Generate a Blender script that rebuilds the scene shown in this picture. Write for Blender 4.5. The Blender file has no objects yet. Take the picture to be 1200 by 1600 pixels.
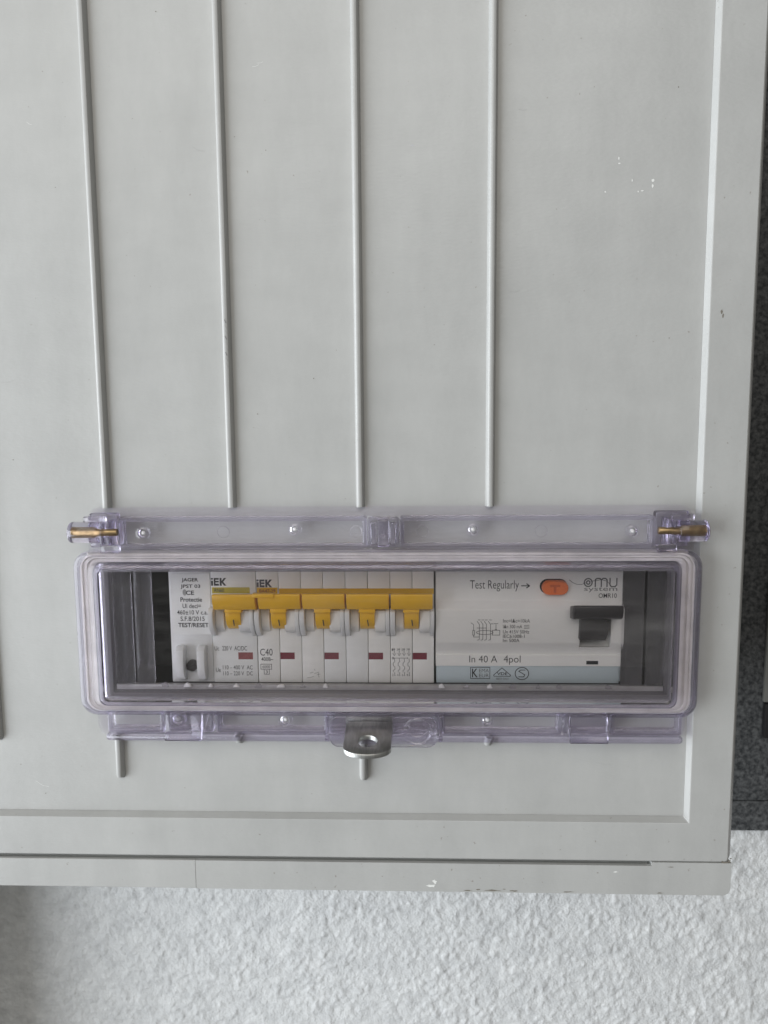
import bpy, bmesh, math, random
from mathutils import Vector, Matrix, noise

random.seed(7)
S = 0.001          # the scene is laid out in millimetres on the cabinet door
OZ = 1500.0        # height of the camera above the ground, mm
scene = bpy.context.scene
col = scene.collection

# ------------------------------------------------------------------ camera
cam = bpy.data.cameras.new('camera')
cam_ob = bpy.data.objects.new('camera', cam)
col.objects.link(cam_ob)
pitch, yaw, roll = math.radians(6.8), math.radians(2.1), -0.0085
fw = Vector((-math.sin(yaw) * math.cos(pitch), math.cos(yaw) * math.cos(pitch), -math.sin(pitch)))
rt = fw.cross(Vector((0, 0, 1))).normalized()
up = rt.cross(fw)
r2 = rt * math.cos(roll) + up * math.sin(roll)
u2 = up * math.cos(roll) - rt * math.sin(roll)
M = Matrix((r2, u2, -fw)).transposed().to_4x4()
M.translation = Vector((0, -295, OZ)) * S
cam_ob.matrix_world = M
cam.sensor_fit = 'HORIZONTAL'
cam.sensor_width = 36
cam.lens = 36
cam.clip_start = 0.01
cam.clip_end = 50
cam.dof.use_dof = True
cam.dof.focus_distance = 0.297
cam.dof.aperture_fstop = 30
scene.camera = cam_ob

# ------------------------------------------------------------------ light
world = bpy.data.worlds.new('World')
scene.world = world
world.use_nodes = True
bg = world.node_tree.nodes['Background']
bg.inputs[0].default_value = (1.0, 0.975, 0.93, 1)
bg.inputs[1].default_value = 0.155


def area(name, loc, target, sx, sy, power, color):
    l = bpy.data.lights.new(name, 'AREA')
    l.shape = 'RECTANGLE'
    l.size, l.size_y = sx, sy
    l.energy = power
    l.color = color
    o = bpy.data.objects.new(name, l)
    col.objects.link(o)
    o.location = (Vector(loc) + Vector((0, 0, OZ))) * S
    d = (Vector(target) - Vector(loc)).normalized()
    o.rotation_euler = d.to_track_quat('-Z', 'Y').to_euler()
    return o


area('window_light', (-1500, -720, -220), (0, 0, -40), 1.6, 1.6, 47, (0.93, 0.98, 1.03))
area('front_fill', (-260, -1400, 950), (0, 0, -60), 1.5, 1.1, 11.0, (1.0, 0.965, 0.90))  # added fill lamp without a known source, lifts the device faces

scene.view_settings.view_transform = 'Standard'
scene.view_settings.look = 'None'
scene.view_settings.exposure = 0.25
scene.view_settings.gamma = 1
cy = scene.cycles
cy.max_bounces = 20
cy.transmission_bounces = 18
cy.transparent_max_bounces = 20
cy.diffuse_bounces = 5
cy.glossy_bounces = 6
cy.blur_glossy = 0.6
cy.use_denoising = True


# ------------------------------------------------------------------ materials
def nodes(name):
    m = bpy.data.materials.new(name)
    m.use_nodes = True
    nt = m.node_tree
    return m, nt, nt.nodes['Principled BSDF']


def N(nt, kind, **kw):
    n = nt.nodes.new(kind)
    for k, v in kw.items():
        if k in n.inputs.keys():
            n.inputs[k].default_value = v
        else:
            setattr(n, k, v)
    return n


def plastic(name, c, rough=0.45, var=0.06, vscale=60, bump=0.03, bscale=900, spec=0.5, speck=0.0, stretch=(1, 1, 1), metallic=0.0):
    m, nt, p = nodes(name)
    tc = N(nt, 'ShaderNodeTexCoord')
    mp = N(nt, 'ShaderNodeMapping')
    mp.inputs['Scale'].default_value = stretch
    nt.links.new(tc.outputs['Object'], mp.inputs[0])
    nz = N(nt, 'ShaderNodeTexNoise', Scale=vscale, Detail=6.0, Roughness=0.6)
    nt.links.new(mp.outputs[0], nz.inputs['Vector'])
    mr = N(nt, 'ShaderNodeMapRange')
    mr.inputs['From Min'].default_value = 0.3
    mr.inputs['From Max'].default_value = 0.7
    mr.inputs['To Min'].default_value = 1 - var
    mr.inputs['To Max'].default_value = 1 + var
    nt.links.new(nz.outputs['Fac'], mr.inputs['Value'])
    mix = N(nt, 'ShaderNodeMix', data_type='RGBA', blend_type='MULTIPLY')
    mix.inputs[0].default_value = 1
    mix.inputs[6].default_value = (*c, 1)
    nt.links.new(mr.outputs[0], mix.inputs[7])
    out = mix.outputs[2]
    if speck > 0:     # handling marks: broad, faint, smeared downwards
        mp2 = N(nt, 'ShaderNodeMapping')
        mp2.inputs['Scale'].default_value = (1, 1, 0.35)
        nt.links.new(tc.outputs['Object'], mp2.inputs[0])
        n2 = N(nt, 'ShaderNodeTexNoise', Scale=38.0, Detail=9.0, Roughness=0.72)
        nt.links.new(mp2.outputs[0], n2.inputs['Vector'])
        r2_ = N(nt, 'ShaderNodeMapRange')
        r2_.inputs['From Min'].default_value = 0.35
        r2_.inputs['From Max'].default_value = 0.72
        r2_.inputs['To Min'].default_value = 1.025
        r2_.inputs['To Max'].default_value = 0.905
        nt.links.new(n2.outputs['Fac'], r2_.inputs['Value'])
        mq = N(nt, 'ShaderNodeMix', data_type='RGBA', blend_type='MULTIPLY')
        mq.inputs[0].default_value = 1
        nt.links.new(out, mq.inputs[6])
        nt.links.new(r2_.outputs[0], mq.inputs[7])
        out = mq.outputs[2]
    if speck > 0:     # small dirt specks
        vz = N(nt, 'ShaderNodeTexNoise', Scale=520.0, Detail=2.0)
        nt.links.new(tc.outputs['Object'], vz.inputs['Vector'])
        st = N(nt, 'ShaderNodeMapRange')
        st.inputs['From Min'].default_value = 0.735
        st.inputs['From Max'].default_value = 0.77
        st.inputs['To Max'].default_value = speck
        nt.links.new(vz.outputs['Fac'], st.inputs['Value'])
        mx = N(nt, 'ShaderNodeMix', data_type='RGBA')
        nt.links.new(st.outputs[0], mx.inputs[0])
        nt.links.new(out, mx.inputs[6])
        mx.inputs[7].default_value = (0.16, 0.13, 0.1, 1)
        out = mx.outputs[2]
    nt.links.new(out, p.inputs['Base Color'])
    p.inputs['Roughness'].default_value = rough
    p.inputs['Specular IOR Level'].default_value = spec
    p.inputs['Metallic'].default_value = metallic
    if bump > 0:
        nb = N(nt, 'ShaderNodeTexNoise', Scale=bscale, Detail=4.0)
        nt.links.new(mp.outputs[0], nb.inputs['Vector'])
        b = N(nt, 'ShaderNodeBump', Strength=bump, Distance=0.0006)
        nt.links.new(nb.outputs['Fac'], b.inputs['Height'])
        nt.links.new(b.outputs[0], p.inputs['Normal'])
    return m


def flat(name, c, rough=0.6):
    m, nt, p = nodes(name)
    p.inputs['Base Color'].default_value = (*c, 1)
    p.inputs['Roughness'].default_value = rough
    return m


def clear_plastic(name, absorb, density, rough=0.04, bump=0.06, bscale=160, col_=(0.99, 0.985, 0.995), thin=0.5, frost=0.0):
    m = bpy.data.materials.new(name)
    m.use_nodes = True
    nt = m.node_tree
    nt.nodes.remove(nt.nodes['Principled BSDF'])
    out = nt.nodes['Material Output']
    g = N(nt, 'ShaderNodeBsdfGlass', Roughness=rough, IOR=1.5)
    g.inputs['Color'].default_value = (*col_, 1)
    tc = N(nt, 'ShaderNodeTexCoord')
    nb = N(nt, 'ShaderNodeTexNoise', Scale=bscale, Detail=3.0)
    nt.links.new(tc.outputs['Object'], nb.inputs['Vector'])
    b = N(nt, 'ShaderNodeBump', Strength=bump, Distance=0.001)
    nt.links.new(nb.outputs['Fac'], b.inputs['Height'])
    nt.links.new(b.outputs[0], g.inputs['Normal'])
    v = N(nt, 'ShaderNodeVolumeAbsorption', Density=density)
    v.inputs['Color'].default_value = (*absorb, 1)
    fd = N(nt, 'ShaderNodeBsdfDiffuse')
    fd.inputs['Color'].default_value = (0.7, 0.69, 0.71, 1)
    tr = N(nt, 'ShaderNodeBsdfTransparent')
    tr.inputs['Color'].default_value = (*col_, 1)
    mx = N(nt, 'ShaderNodeMixShader')
    mx.inputs[0].default_value = thin
    nt.links.new(g.outputs[0], mx.inputs[1])
    nt.links.new(tr.outputs[0], mx.inputs[2])
    m3 = N(nt, 'ShaderNodeMixShader')
    m3.inputs[0].default_value = frost
    nt.links.new(mx.outputs[0], m3.inputs[1])
    nt.links.new(fd.outputs[0], m3.inputs[2])
    nt.links.new(m3.outputs[0], out.inputs['Surface'])
    nt.links.new(v.outputs[0], out.inputs['Volume'])
    return m


def pane_material(name):
    m = bpy.data.materials.new(name)
    m.use_nodes = True
    nt = m.node_tree
    nt.nodes.remove(nt.nodes['Principled BSDF'])
    out = nt.nodes['Material Output']
    t = N(nt, 'ShaderNodeBsdfTransparent')
    t.inputs['Color'].default_value = (0.975, 0.97, 0.98, 1)
    g = N(nt, 'ShaderNodeBsdfGlossy', Roughness=0.04)
    fr = N(nt, 'ShaderNodeFresnel', IOR=1.38)
    mx = N(nt, 'ShaderNodeMixShader')
    nt.links.new(fr.outputs[0], mx.inputs[0])
    nt.links.new(t.outputs[0], mx.inputs[1])
    nt.links.new(g.outputs[0], mx.inputs[2])
    # thin film of dust, its sideways smears also painting in glare on the pane
    d = N(nt, 'ShaderNodeBsdfDiffuse')
    d.inputs['Color'].default_value = (0.6, 0.59, 0.57, 1)
    tc = N(nt, 'ShaderNodeTexCoord')
    nz = N(nt, 'ShaderNodeTexNoise', Scale=45.0, Detail=8.0, Roughness=0.7)
    mp = N(nt, 'ShaderNodeMapping')
    mp.inputs['Scale'].default_value = (0.35, 1, 1.5)
    nt.links.new(tc.outputs['Object'], mp.inputs[0])
    nt.links.new(mp.outputs[0], nz.inputs['Vector'])
    mr = N(nt, 'ShaderNodeMapRange')
    mr.inputs['From Min'].default_value = 0.48
    mr.inputs['From Max'].default_value = 0.8
    mr.inputs['To Min'].default_value = 0.01
    mr.inputs['To Max'].default_value = 0.085
    nt.links.new(nz.outputs['Fac'], mr.inputs['Value'])
    m2 = N(nt, 'ShaderNodeMixShader')
    nt.links.new(mr.outputs[0], m2.inputs[0])
    nt.links.new(mx.outputs[0], m2.inputs[1])
    nt.links.new(d.outputs[0], m2.inputs[2])
    nt.links.new(m2.outputs[0], out.inputs['Surface'])
    return m


def stucco_material():
    m, nt, p = nodes('white_stucco')
    tc = N(nt, 'ShaderNodeTexCoord')
    nz = N(nt, 'ShaderNodeTexNoise', Scale=70.0, Detail=8.0, Roughness=0.7)
    nt.links.new(tc.outputs['Object'], nz.inputs['Vector'])
    cr = N(nt, 'ShaderNodeValToRGB')
    cr.color_ramp.elements[0].position = 0.3
    cr.color_ramp.elements[0].color = (0.52, 0.53, 0.535, 1)
    cr.color_ramp.elements[1].position = 0.65
    cr.color_ramp.elements[1].color = (0.70, 0.71, 0.71, 1)
    nt.links.new(nz.outputs['Fac'], cr.inputs[0])
    nt.links.new(cr.outputs[0], p.inputs['Base Color'])
    p.inputs['Roughness'].default_value = 0.85
    nb = N(nt, 'ShaderNodeTexNoise', Scale=700.0, Detail=5.0)
    nt.links.new(tc.outputs['Object'], nb.inputs['Vector'])
    b = N(nt, 'ShaderNodeBump', Strength=0.8, Distance=0.001)
    nt.links.new(nb.outputs['Fac'], b.inputs['Height'])
    nt.links.new(b.outputs[0], p.inputs['Normal'])
    return m


def cladding_material():
    m, nt, p = nodes('dark_mottled_cladding')
    tc = N(nt, 'ShaderNodeTexCoord')
    nz = N(nt, 'ShaderNodeTexNoise', Scale=330.0, Detail=4.0, Roughness=0.7)
    nt.links.new(tc.outputs['Object'], nz.inputs['Vector'])
    cr = N(nt, 'ShaderNodeValToRGB')
    cr.color_ramp.elements[0].position = 0.38
    cr.color_ramp.elements[0].color = (0.014, 0.016, 0.018, 1)
    cr.color_ramp.elements[1].position = 0.66
    cr.color_ramp.elements[1].color = (0.10, 0.103, 0.105, 1)
    nt.links.new(nz.outputs['Fac'], cr.inputs[0])
    nt.links.new(cr.outputs[0], p.inputs['Base Color'])
    p.inputs['Roughness'].default_value = 0.7
    b = N(nt, 'ShaderNodeBump', Strength=0.6, Distance=0.001)
    nt.links.new(nz.outputs['Fac'], b.inputs['Height'])
    nt.links.new(b.outputs[0], p.inputs['Normal'])
    return m


MAT = {
    'door': plastic('grey_moulded_door_plastic', (0.402, 0.405, 0.395), 0.37, 0.03, 26, 0.11, 420, 0.45, 0.5, (1, 1, 2.6)),
    'rail': plastic('weathered_grey_plastic', (0.42, 0.43, 0.405), 0.5, 0.12, 40, 0.06, 500, 0.4, 0.8),
    'body': plastic('cabinet_body_plastic', (0.40, 0.41, 0.40), 0.5),
    'inside': flat('dark_cabinet_interior', (0.012, 0.013, 0.015), 0.6),
    'clear': clear_plastic('violet_tinted_clear_plastic', (0.58, 0.52, 0.80), 62, thin=0.32),
    'clear_base': clear_plastic('violet_tinted_base_plastic', (0.60, 0.50, 0.80), 24, 0.05, 0.10, 160, thin=0.92),
    'clear_solid': clear_plastic('violet_tinted_solid_plastic', (0.57, 0.49, 0.83), 38, 0.02, 0.04, 160, thin=0.1),
    'clear_rim': clear_plastic('violet_tinted_rim_plastic', (0.58, 0.51, 0.82), 66, 0.03, 0.05, 160, thin=0.25),
    'sill': plastic('grey_frosted_plastic', (0.36, 0.35, 0.355), 0.35, 0.15, 200, 0.1, 600),
    'collar': clear_plastic('clear_collar_plastic', (0.55, 0.45, 0.80), 26, thin=0.8, frost=0.22),
    'clear_thin': clear_plastic('clear_knockout_plastic', (0.62, 0.58, 0.72), 15, 0.10, 0.25, 300, frost=0.06),
    'pane': pane_material('clear_window_pane'),
    'gasket': plastic('pale_foam_gasket', (0.76, 0.735, 0.68), 0.75, 0.12, 120, 0.2, 700, 0.2),
    'brass': plastic('aged_brass', (0.36, 0.26, 0.14), 0.40, 0.4, 300, 0.05, 500, 0.5, 0, (1, 1, 1), 1.0),
    'steel': plastic('zinc_plated_steel', (0.40, 0.405, 0.395), 0.36, 0.22, 160, 0.06, 900, 0.5, 0, (6, 1, 1), 1.0),
    'white': plastic('white_device_plastic', (0.82, 0.815, 0.785), 0.42, 0.03, 70, 0.03, 900),
    'white_b': plastic('cool_white_device_plastic', (0.79, 0.80, 0.79), 0.42, 0.03, 70, 0.03, 900),
    'jager': plastic('relay_grey_white_plastic', (0.74, 0.75, 0.75), 0.4, 0.03, 70, 0.03, 900),
    'cheek': plastic('pale_grey_cheek_plastic', (0.76, 0.77, 0.765), 0.38, 0.04, 90, 0.04, 900),
    'yellow': plastic('yellow_lever_plastic', (0.88, 0.50, 0.022), 0.33, 0.05, 110, 0.03, 900),
    'yband': flat('yellow_print', (0.66, 0.40, 0.02), 0.5),
    'gband': flat('olive_yellow_print', (0.48, 0.40, 0.02), 0.5),
    'maroon': plastic('dark_red_indicator', (0.17, 0.012, 0.03), 0.3, 0.2, 400, 0.05, 900),
    'dullred': plastic('dull_red_indicator', (0.26, 0.07, 0.07), 0.4, 0.2, 400, 0.05, 900),
    'ink': flat('black_print', (0.025, 0.025, 0.03), 0.55),
    'navy': flat('dark_blue_print', (0.035, 0.037, 0.055), 0.55),
    'grey_ink': flat('grey_print', (0.13, 0.13, 0.13), 0.55),
    'soft_ink': flat('faded_print', (0.34, 0.34, 0.33), 0.6),
    'redink': flat('dark_red_print', (0.25, 0.06, 0.03), 0.55),
    'orange': plastic('orange_button_plastic', (0.82, 0.17, 0.03), 0.35, 0.03, 90, 0.02, 900),
    'orange_dk': flat('moulded_letter', (0.60, 0.10, 0.015), 0.45),
    'black': plastic('charcoal_lever_plastic', (0.032, 0.029, 0.031), 0.38, 0.1, 90, 0.04, 900),
    'bluegrey': plastic('blue_grey_label_strip', (0.50, 0.58, 0.61), 0.4, 0.03, 60, 0.02, 900),
    'stucco': stucco_material(),
    'cladding': cladding_material(),
    'vent': plastic('dull_grey_plate', (0.15, 0.15, 0.14), 0.5),
    'pitch': flat('matt_black_plate', (0.006, 0.006, 0.007), 0.6),
    'dirt': flat('dark_dirt', (0.17, 0.155, 0.13), 0.9),
    'fleck': flat('pale_scratch', (0.70, 0.71, 0.69), 0.6),
    'nub': plastic('stressed_clear_plastic', (0.78, 0.77, 0.78), 0.35),
}


# ------------------------------------------------------------------ mesh helpers
class B:
    """collects shapes in millimetres and links them as one mesh object"""

    def __init__(self):
        self.bm = bmesh.new()

    def box(self, x0, x1, y0, y1, z0, z1):
        return self.prism([(x0, z0), (x1, z0), (x1, z1), (x0, z1)], y0, y1)

    def prism(self, poly, y0, y1):          # polygon in x,z pulled along y
        return self._ext([Vector((p[0], y0, p[1])) for p in poly], Vector((0, y1 - y0, 0)))

    def prism_x(self, poly, x0, x1):        # polygon in y,z pulled along x
        return self._ext([Vector((x0, p[0], p[1])) for p in poly], Vector((x1 - x0, 0, 0)))

    def prism_z(self, poly, z0, z1):        # polygon in x,y pulled along z
        return self._ext([Vector((p[0], p[1], z0)) for p in poly], Vector((0, 0, z1 - z0)))

    def _ext(self, pts, d):
        a = [self.bm.verts.new(p) for p in pts]
        b = [self.bm.verts.new(p + d) for p in pts]
        n = len(pts)
        self.bm.faces.new(a)
        self.bm.faces.new(b[::-1])
        for i in range(n):
            self.bm.faces.new((a[i], b[i], b[(i + 1) % n], a[(i + 1) % n]))
        return self

    def cyl(self, p0, p1, r, seg=20, r1=None):
        p0, p1 = Vector(p0), Vector(p1)
        r1 = r if r1 is None else r1
        d = (p1 - p0).normalized()
        u = d.orthogonal().normalized()
        v = d.cross(u)
        a, b = [], []
        for i in range(seg):
            t = 2 * math.pi * i / seg
            o = u * math.cos(t) + v * math.sin(t)
            a.append(self.bm.verts.new(p0 + o * r))
            b.append(self.bm.verts.new(p1 + o * r1))
        self.bm.faces.new(a)
        self.bm.faces.new(b[::-1])
        for i in range(seg):
            self.bm.faces.new((a[i], b[i], b[(i + 1) % seg], a[(i + 1) % seg]))
        return self

    def loops(self, loops, close=True):     # rings of equal length, joined one to the next
        rings = [[self.bm.verts.new(p) for p in lp] for lp in loops]
        n = len(rings[0])
        m = len(rings)
        for k in range(m if close else m - 1):
            a, b = rings[k], rings[(k + 1) % m]
            for i in range(n):
                self.bm.faces.new((a[i], a[(i + 1) % n], b[(i + 1) % n], b[i]))
        return rings

    def tube_path(self, pts, r, seg=8, closed=False):
        pts = [Vector(p) for p in pts]
        n = len(pts)
        rings = []
        for i in range(n):
            a = pts[(i - 1) % n] if closed or i > 0 else pts[i]
            b = pts[(i + 1) % n] if closed or i < n - 1 else pts[i]
            d = (b - a).normalized()
            u = d.cross(Vector((0, 1, 0)))
            if u.length < 1e-4:
                u = d.orthogonal()
            u.normalize()
            v = d.cross(u)
            rings.append([self.bm.verts.new(pts[i] + (u * math.cos(t) + v * math.sin(t)) * r)
                          for t in [2 * math.pi * k / seg for k in range(seg)]])
        m = n if closed else n - 1
        for k in range(m):
            a, b = rings[k], rings[(k + 1) % n]
            for i in range(seg):
                self.bm.faces.new((a[i], a[(i + 1) % seg], b[(i + 1) % seg], b[i]))
        if not closed:
            self.bm.faces.new(rings[0])
            self.bm.faces.new(rings[-1][::-1])
        return self

    def ribbon(self, pts, w, y):            # flat printed stroke in the plane y
        for (x0, z0), (x1, z1) in zip(pts[:-1], pts[1:]):
            d = Vector((x1 - x0, z1 - z0))
            if d.length < 1e-6:
                continue
            d.normalize()
            e = d * (w * 0.3)
            nrm = Vector((-d.y, d.x)) * (w / 2)
            q = [(x0 - e.x + nrm.x, z0 - e.y + nrm.y), (x0 - e.x - nrm.x, z0 - e.y - nrm.y),
                 (x1 + e.x - nrm.x, z1 + e.y - nrm.y), (x1 + e.x + nrm.x, z1 + e.y + nrm.y)]
            self.bm.faces.new([self.bm.verts.new((a, y, b)) for a, b in q])
            y -= 0.0006
        return self

    def build(self, name, mat, parent=None, bevel=0.0, seg=2, smooth=True, angle=30, sharp=35):
        bm = self.bm
        bmesh.ops.recalc_face_normals(bm, faces=bm.faces[:])
        if bevel > 0:
            ed = [e for e in bm.edges if len(e.link_faces) == 2 and e.calc_face_angle(0) > math.radians(angle)]
            bmesh.ops.bevel(bm, geom=ed, offset=bevel, segments=seg, profile=0.5, affect='EDGES', clamp_overlap=True)
        xs = [v.co for v in bm.verts]
        c = Vector([(min(v[i] for v in xs) + max(v[i] for v in xs)) / 2 for i in range(3)])
        for v in bm.verts:
            v.co = (v.co - c) * S
        me = bpy.data.meshes.new(name)
        bm.to_mesh(me)
        bm.free()
        return link(name, me, mat, c, parent, smooth, sharp)


def link(name, me, mat, c, parent=None, smooth=True, sharp=35):
    me.materials.append(mat if not isinstance(mat, str) else MAT[mat])
    if smooth:
        for p in me.polygons:
            p.use_smooth = True
        try:
            me.set_sharp_from_angle(angle=math.radians(sharp))
        except Exception:
            pass
    o = bpy.data.objects.new(name, me)
    col.objects.link(o)
    w = (Vector(c) + Vector((0, 0, OZ))) * S
    o['wpos'] = list(w)
    if parent is not None:
        o.parent = parent
        o.location = w - Vector(parent['wpos'])
    else:
        o.location = w
    return o


def thing(name, label, cat, base, group=None):
    o = bpy.data.objects.new(name, None)
    o.empty_display_size = 0.02
    col.objects.link(o)
    w = (Vector(base) + Vector((0, 0, OZ))) * S
    o.location = w
    o['wpos'] = list(w)
    tag(o, label, cat, group)
    return o


def tag(o, label, cat, group=None):
    o['label'] = label
    o['category'] = cat
    if group:
        o['group'] = group
    return o


def rrect(x0, x1, z0, z1, r, y, n=6):
    """rounded rectangle loop of 4*(n+1) points in the plane y"""
    r = max(r, 0.01)
    pts = []
    for cx, cz, a0 in ((x1 - r, z1 - r, 0), (x0 + r, z1 - r, 90), (x0 + r, z0 + r, 180), (x1 - r, z0 + r, 270)):
        for i in range(n + 1):
            a = math.radians(a0 + 90 * i / n)
            pts.append(Vector((cx + r * math.cos(a), y, cz + r * math.sin(a))))
    return pts


def arc(cx, cz, r, a0, a1, n=20):
    return [(cx + r * math.cos(math.radians(a0 + (a1 - a0) * i / n)), cz + r * math.sin(math.radians(a0 + (a1 - a0) * i / n))) for i in range(n + 1)]


# ------------------------------------------------------------------ the wall behind
def spaced(a, f0, f1, b, fine, coarse):
    out, v = [], a
    while v < b:
        out.append(v)
        v += fine if f0 <= v < f1 else coarse
    return out + [b]


def stucco_wall(x0, x1, z0, z1, y):
    """hand-thrown stucco, modelled grain by grain where it shows below the cabinet"""
    gx, gz = spaced(x0, -335, 290, x1, 0.95, 4.0), spaced(z0, -475, -165, z1, 0.95, 4.0)
    nx, nz = len(gx), len(gz)
    vs, fs = [], []
    nn = noise.noise
    for z in gz:
        for x in gx:
            h = nn((x / 6.8, z / 6.8, 0.3)) * 0.75 + nn((x / 3.4, z / 3.4, 7.1)) * 0.75 + (0.25 - abs(nn((x / 2.3, z / 2.3, 3.7)))) * 0.8 + nn((x / 45, z / 45, 2)) * 0.6
            h = h if h > -0.1 else -0.1 + (h + 0.1) * 0.5
            vs.append((x * S, -h * S * 0.95, z * S))
    for j in range(nz - 1):
        for i in range(nx - 1):
            a = j * nx + i
            fs.append((a, a + 1, a + nx + 1, a + nx))
    me = bpy.data.meshes.new('wall')
    me.from_pydata(vs, [], fs)
    o = link('wall', me, 'stucco', (0, y, 0), None, False)
    for p in me.polygons:
        p.use_smooth = True
    o['kind'] = 'structure'
    o['label'] = 'rough white stucco wall behind the grey cabinet'
    return o


stucco_wall(-520, 520, -720, 420, 202)

cl = B().box(150, 480, 192, 199, -250.0, 420).build('facade_slab', 'cladding', None, 0.6)
tag(cl, 'tall dark mottled facade slab on the wall beside the cabinet edge', 'facade slab', 'dark facade slabs')
cl2 = B().box(150, 480, 192.5, 199, -271.5, -250.7).build('facade_slab', 'cladding', None, 0.6)
tag(cl2, 'low narrow dark mottled slab resting just above the white stucco', 'facade slab', 'dark facade slabs')
vp = thing('vent_plate', 'dull grey plate with fine slats on the dark slab at the picture edge', 'vent', (290, 190, -182))
B().box(225.4, 350, 188.5, 191.4, -181.8, 0).build('plate', 'vent', vp, 0.5)
for i in range(9):
    z = -172 + i * 19
    B().box(227.5, 346, 187.4, 188.4, z, z + 11).build('slat', 'vent', vp, 0.4)
bp_ = B().box(226.0, 350, 187.0, 191.4, -205.3, -182.6).build('black_plate', 'pitch', None, 0.4)
tag(bp_, 'matt black rectangular plate directly under the grey slatted plate', 'plate')

# ------------------------------------------------------------------ cabinet
cab = thing('meter_cabinet', 'pale grey moulded plastic electrical cabinet with vertical ribs on its door', 'cabinet', (-125, 100, -190))
HOLE = (-122.2, 101.2, -109.6, -54.6)
XL, XR, ZB, ZT = -378.0, 128.3, -176.4, 352.0

d = B()
xs = [XL + 20.3, HOLE[0], HOLE[1], 108.0]
zs = [-158.3, HOLE[2], HOLE[3], ZT - 20]
grid = {}
for k, yy in enumerate((0.0, 4.0)):
    for i, x in enumerate(xs):
        for j, z in enumerate(zs):
            grid[i, j, k] = d.bm.verts.new((x, yy, z))
for k in (0, 1):
    for i in range(3):
        for j in range(3):
            if (i, j) == (1, 1):
                continue
            d.bm.faces.new([grid[i, j, k], grid[i + 1, j, k], grid[i + 1, j + 1, k], grid[i, j + 1, k]])
for a, b in (((1, 1), (2, 1)), ((2, 1), (2, 2)), ((2, 2), (1, 2)), ((1, 2), (1, 1))):
    d.bm.faces.new([grid[a[0], a[1], 0], grid[b[0], b[1], 0], grid[b[0], b[1], 1], grid[a[0], a[1], 1]])
door = d.build('door_panel', 'door', cab)

f = B()
prof = [(20.25, 18.05, 4.0), (20.25, 18.05, 0.0), (19.0, 16.7, -2.9), (18.7, 16.4, -3.0), (3.4, 0.8, -3.0), (2.9, 0.35, -2.7), (1.1, 0.1, 0.3),
        (0.6, 0.0, 1.3), (0.0, 0.0, 4.0), (0.0, 0.0, 26.0), (3.0, 3.0, 26.0), (3.0, 3.0, 4.0)]
f.loops([rrect(XL + a, XR - a, ZB + b, ZT - b, 0.3 if a > 5 else 1.2, y, 2) for a, b, y in prof])
f.build('door_frame', 'door', cab, sharp=14)

RIBS = [(-170.3, -128.2), (-120.6, -144.0), (-71.4, -129.0), (-21.5, -144.2), (28.3, -129.3)]


def rib(x, z0, z1, foot):
    b = B()
    sec = [(-0.15, 0.3), (-0.1, -0.15), (0.3, -2.0), (0.55, -2.5), (1.0, -2.75), (1.75, -2.75), (2.35, -2.5), (2.65, -2.0), (3.3, -0.15), (3.35, 0.3)]
    lo = []
    stations = [(z0, 0.12 if foot else 1.0), (z0 + 0.9, 0.8 if foot else 1.0), (z0 + 2.0, 1.0), (z1, 1.0)]
    for z, k in stations:
        lo.append([Vector((x + 1.6 + (p[0] - 1.6) * (0.55 + 0.45 * k), p[1] * k, z)) for p in sec])
    r = b.loops(lo, close=False)
    b.bm.faces.new(r[0])
    b.bm.faces.new(r[-1])
    return b.build('rib', 'door', door)


for x, zb in RIBS:
    if x > -125:
        rib(x, -33.0, 331, False)
        rib(x, zb, -125.0, True)
    else:
        rib(x, zb, 331, True)

# bottom rail under the door: a long slot on top, closing up near the corner
def rail(x0, x1, poly_top):
    """hollow rail: a thin front lip with a cavity behind it"""
    b = B()
    b.prism_x([(-3, -190.2), (-3, poly_top), (-1.4, poly_top), (-1.4, -187.5), (30, -187.5), (30, -190.2)], x0, x1)
    return b


rail(XL, -89.13, -177.95).build('bottom_rail', 'door', cab, 0.2, 1, False)
rl = rail(-89.10, 95.3, -177.95)
cr = [(126.7 - 3.2 + 3.2 * math.cos(a), -190.2 + 3.2 + 3.2 * math.sin(a)) for a in [math.radians(-90 + 15 * i) for i in range(7)]]
rl.prism([(95.3, -190.2)] + cr + [(126.7, -176.43), (95.3, -176.43)], -3, 30)
rl.build('bottom_rail', 'door', cab, 0.0, 1, False)
B().box(XL + 4, 95, 1.2, 4, -187.2, -176.6).build('slot_backing', 'body', cab)
bdy = B()
bdy.loops([rrect(XL + 2, 126.0, -189.8, ZT - 1, 3, y, 4) for y in (30.4, 196.0)], close=False)
bdy.build('body', 'body', cab)
ib = B()
ring = ib.loops([rrect(-130, 109, -117, -47, 1, y, 1) for y in (4.2, 62)], close=False)
ib.bm.faces.new(ring[1])
ib.build('interior', 'inside', cab)


def mark(name, pts, mat, parent, y=-0.05):
    b = B()
    b.bm.faces.new([b.bm.verts.new((p[0], y, p[1])) for p in pts])
    return b.build(name, mat, parent, smooth=False)


def blob(cx, cz, rx, rz, n=9, jit=0.35):
    return [(cx + rx * math.cos(2 * math.pi * i / n) * (1 + random.uniform(-jit, jit)), cz + rz * math.sin(2 * math.pi * i / n) * (1 + random.uniform(-jit, jit))) for i in range(n)]


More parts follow.
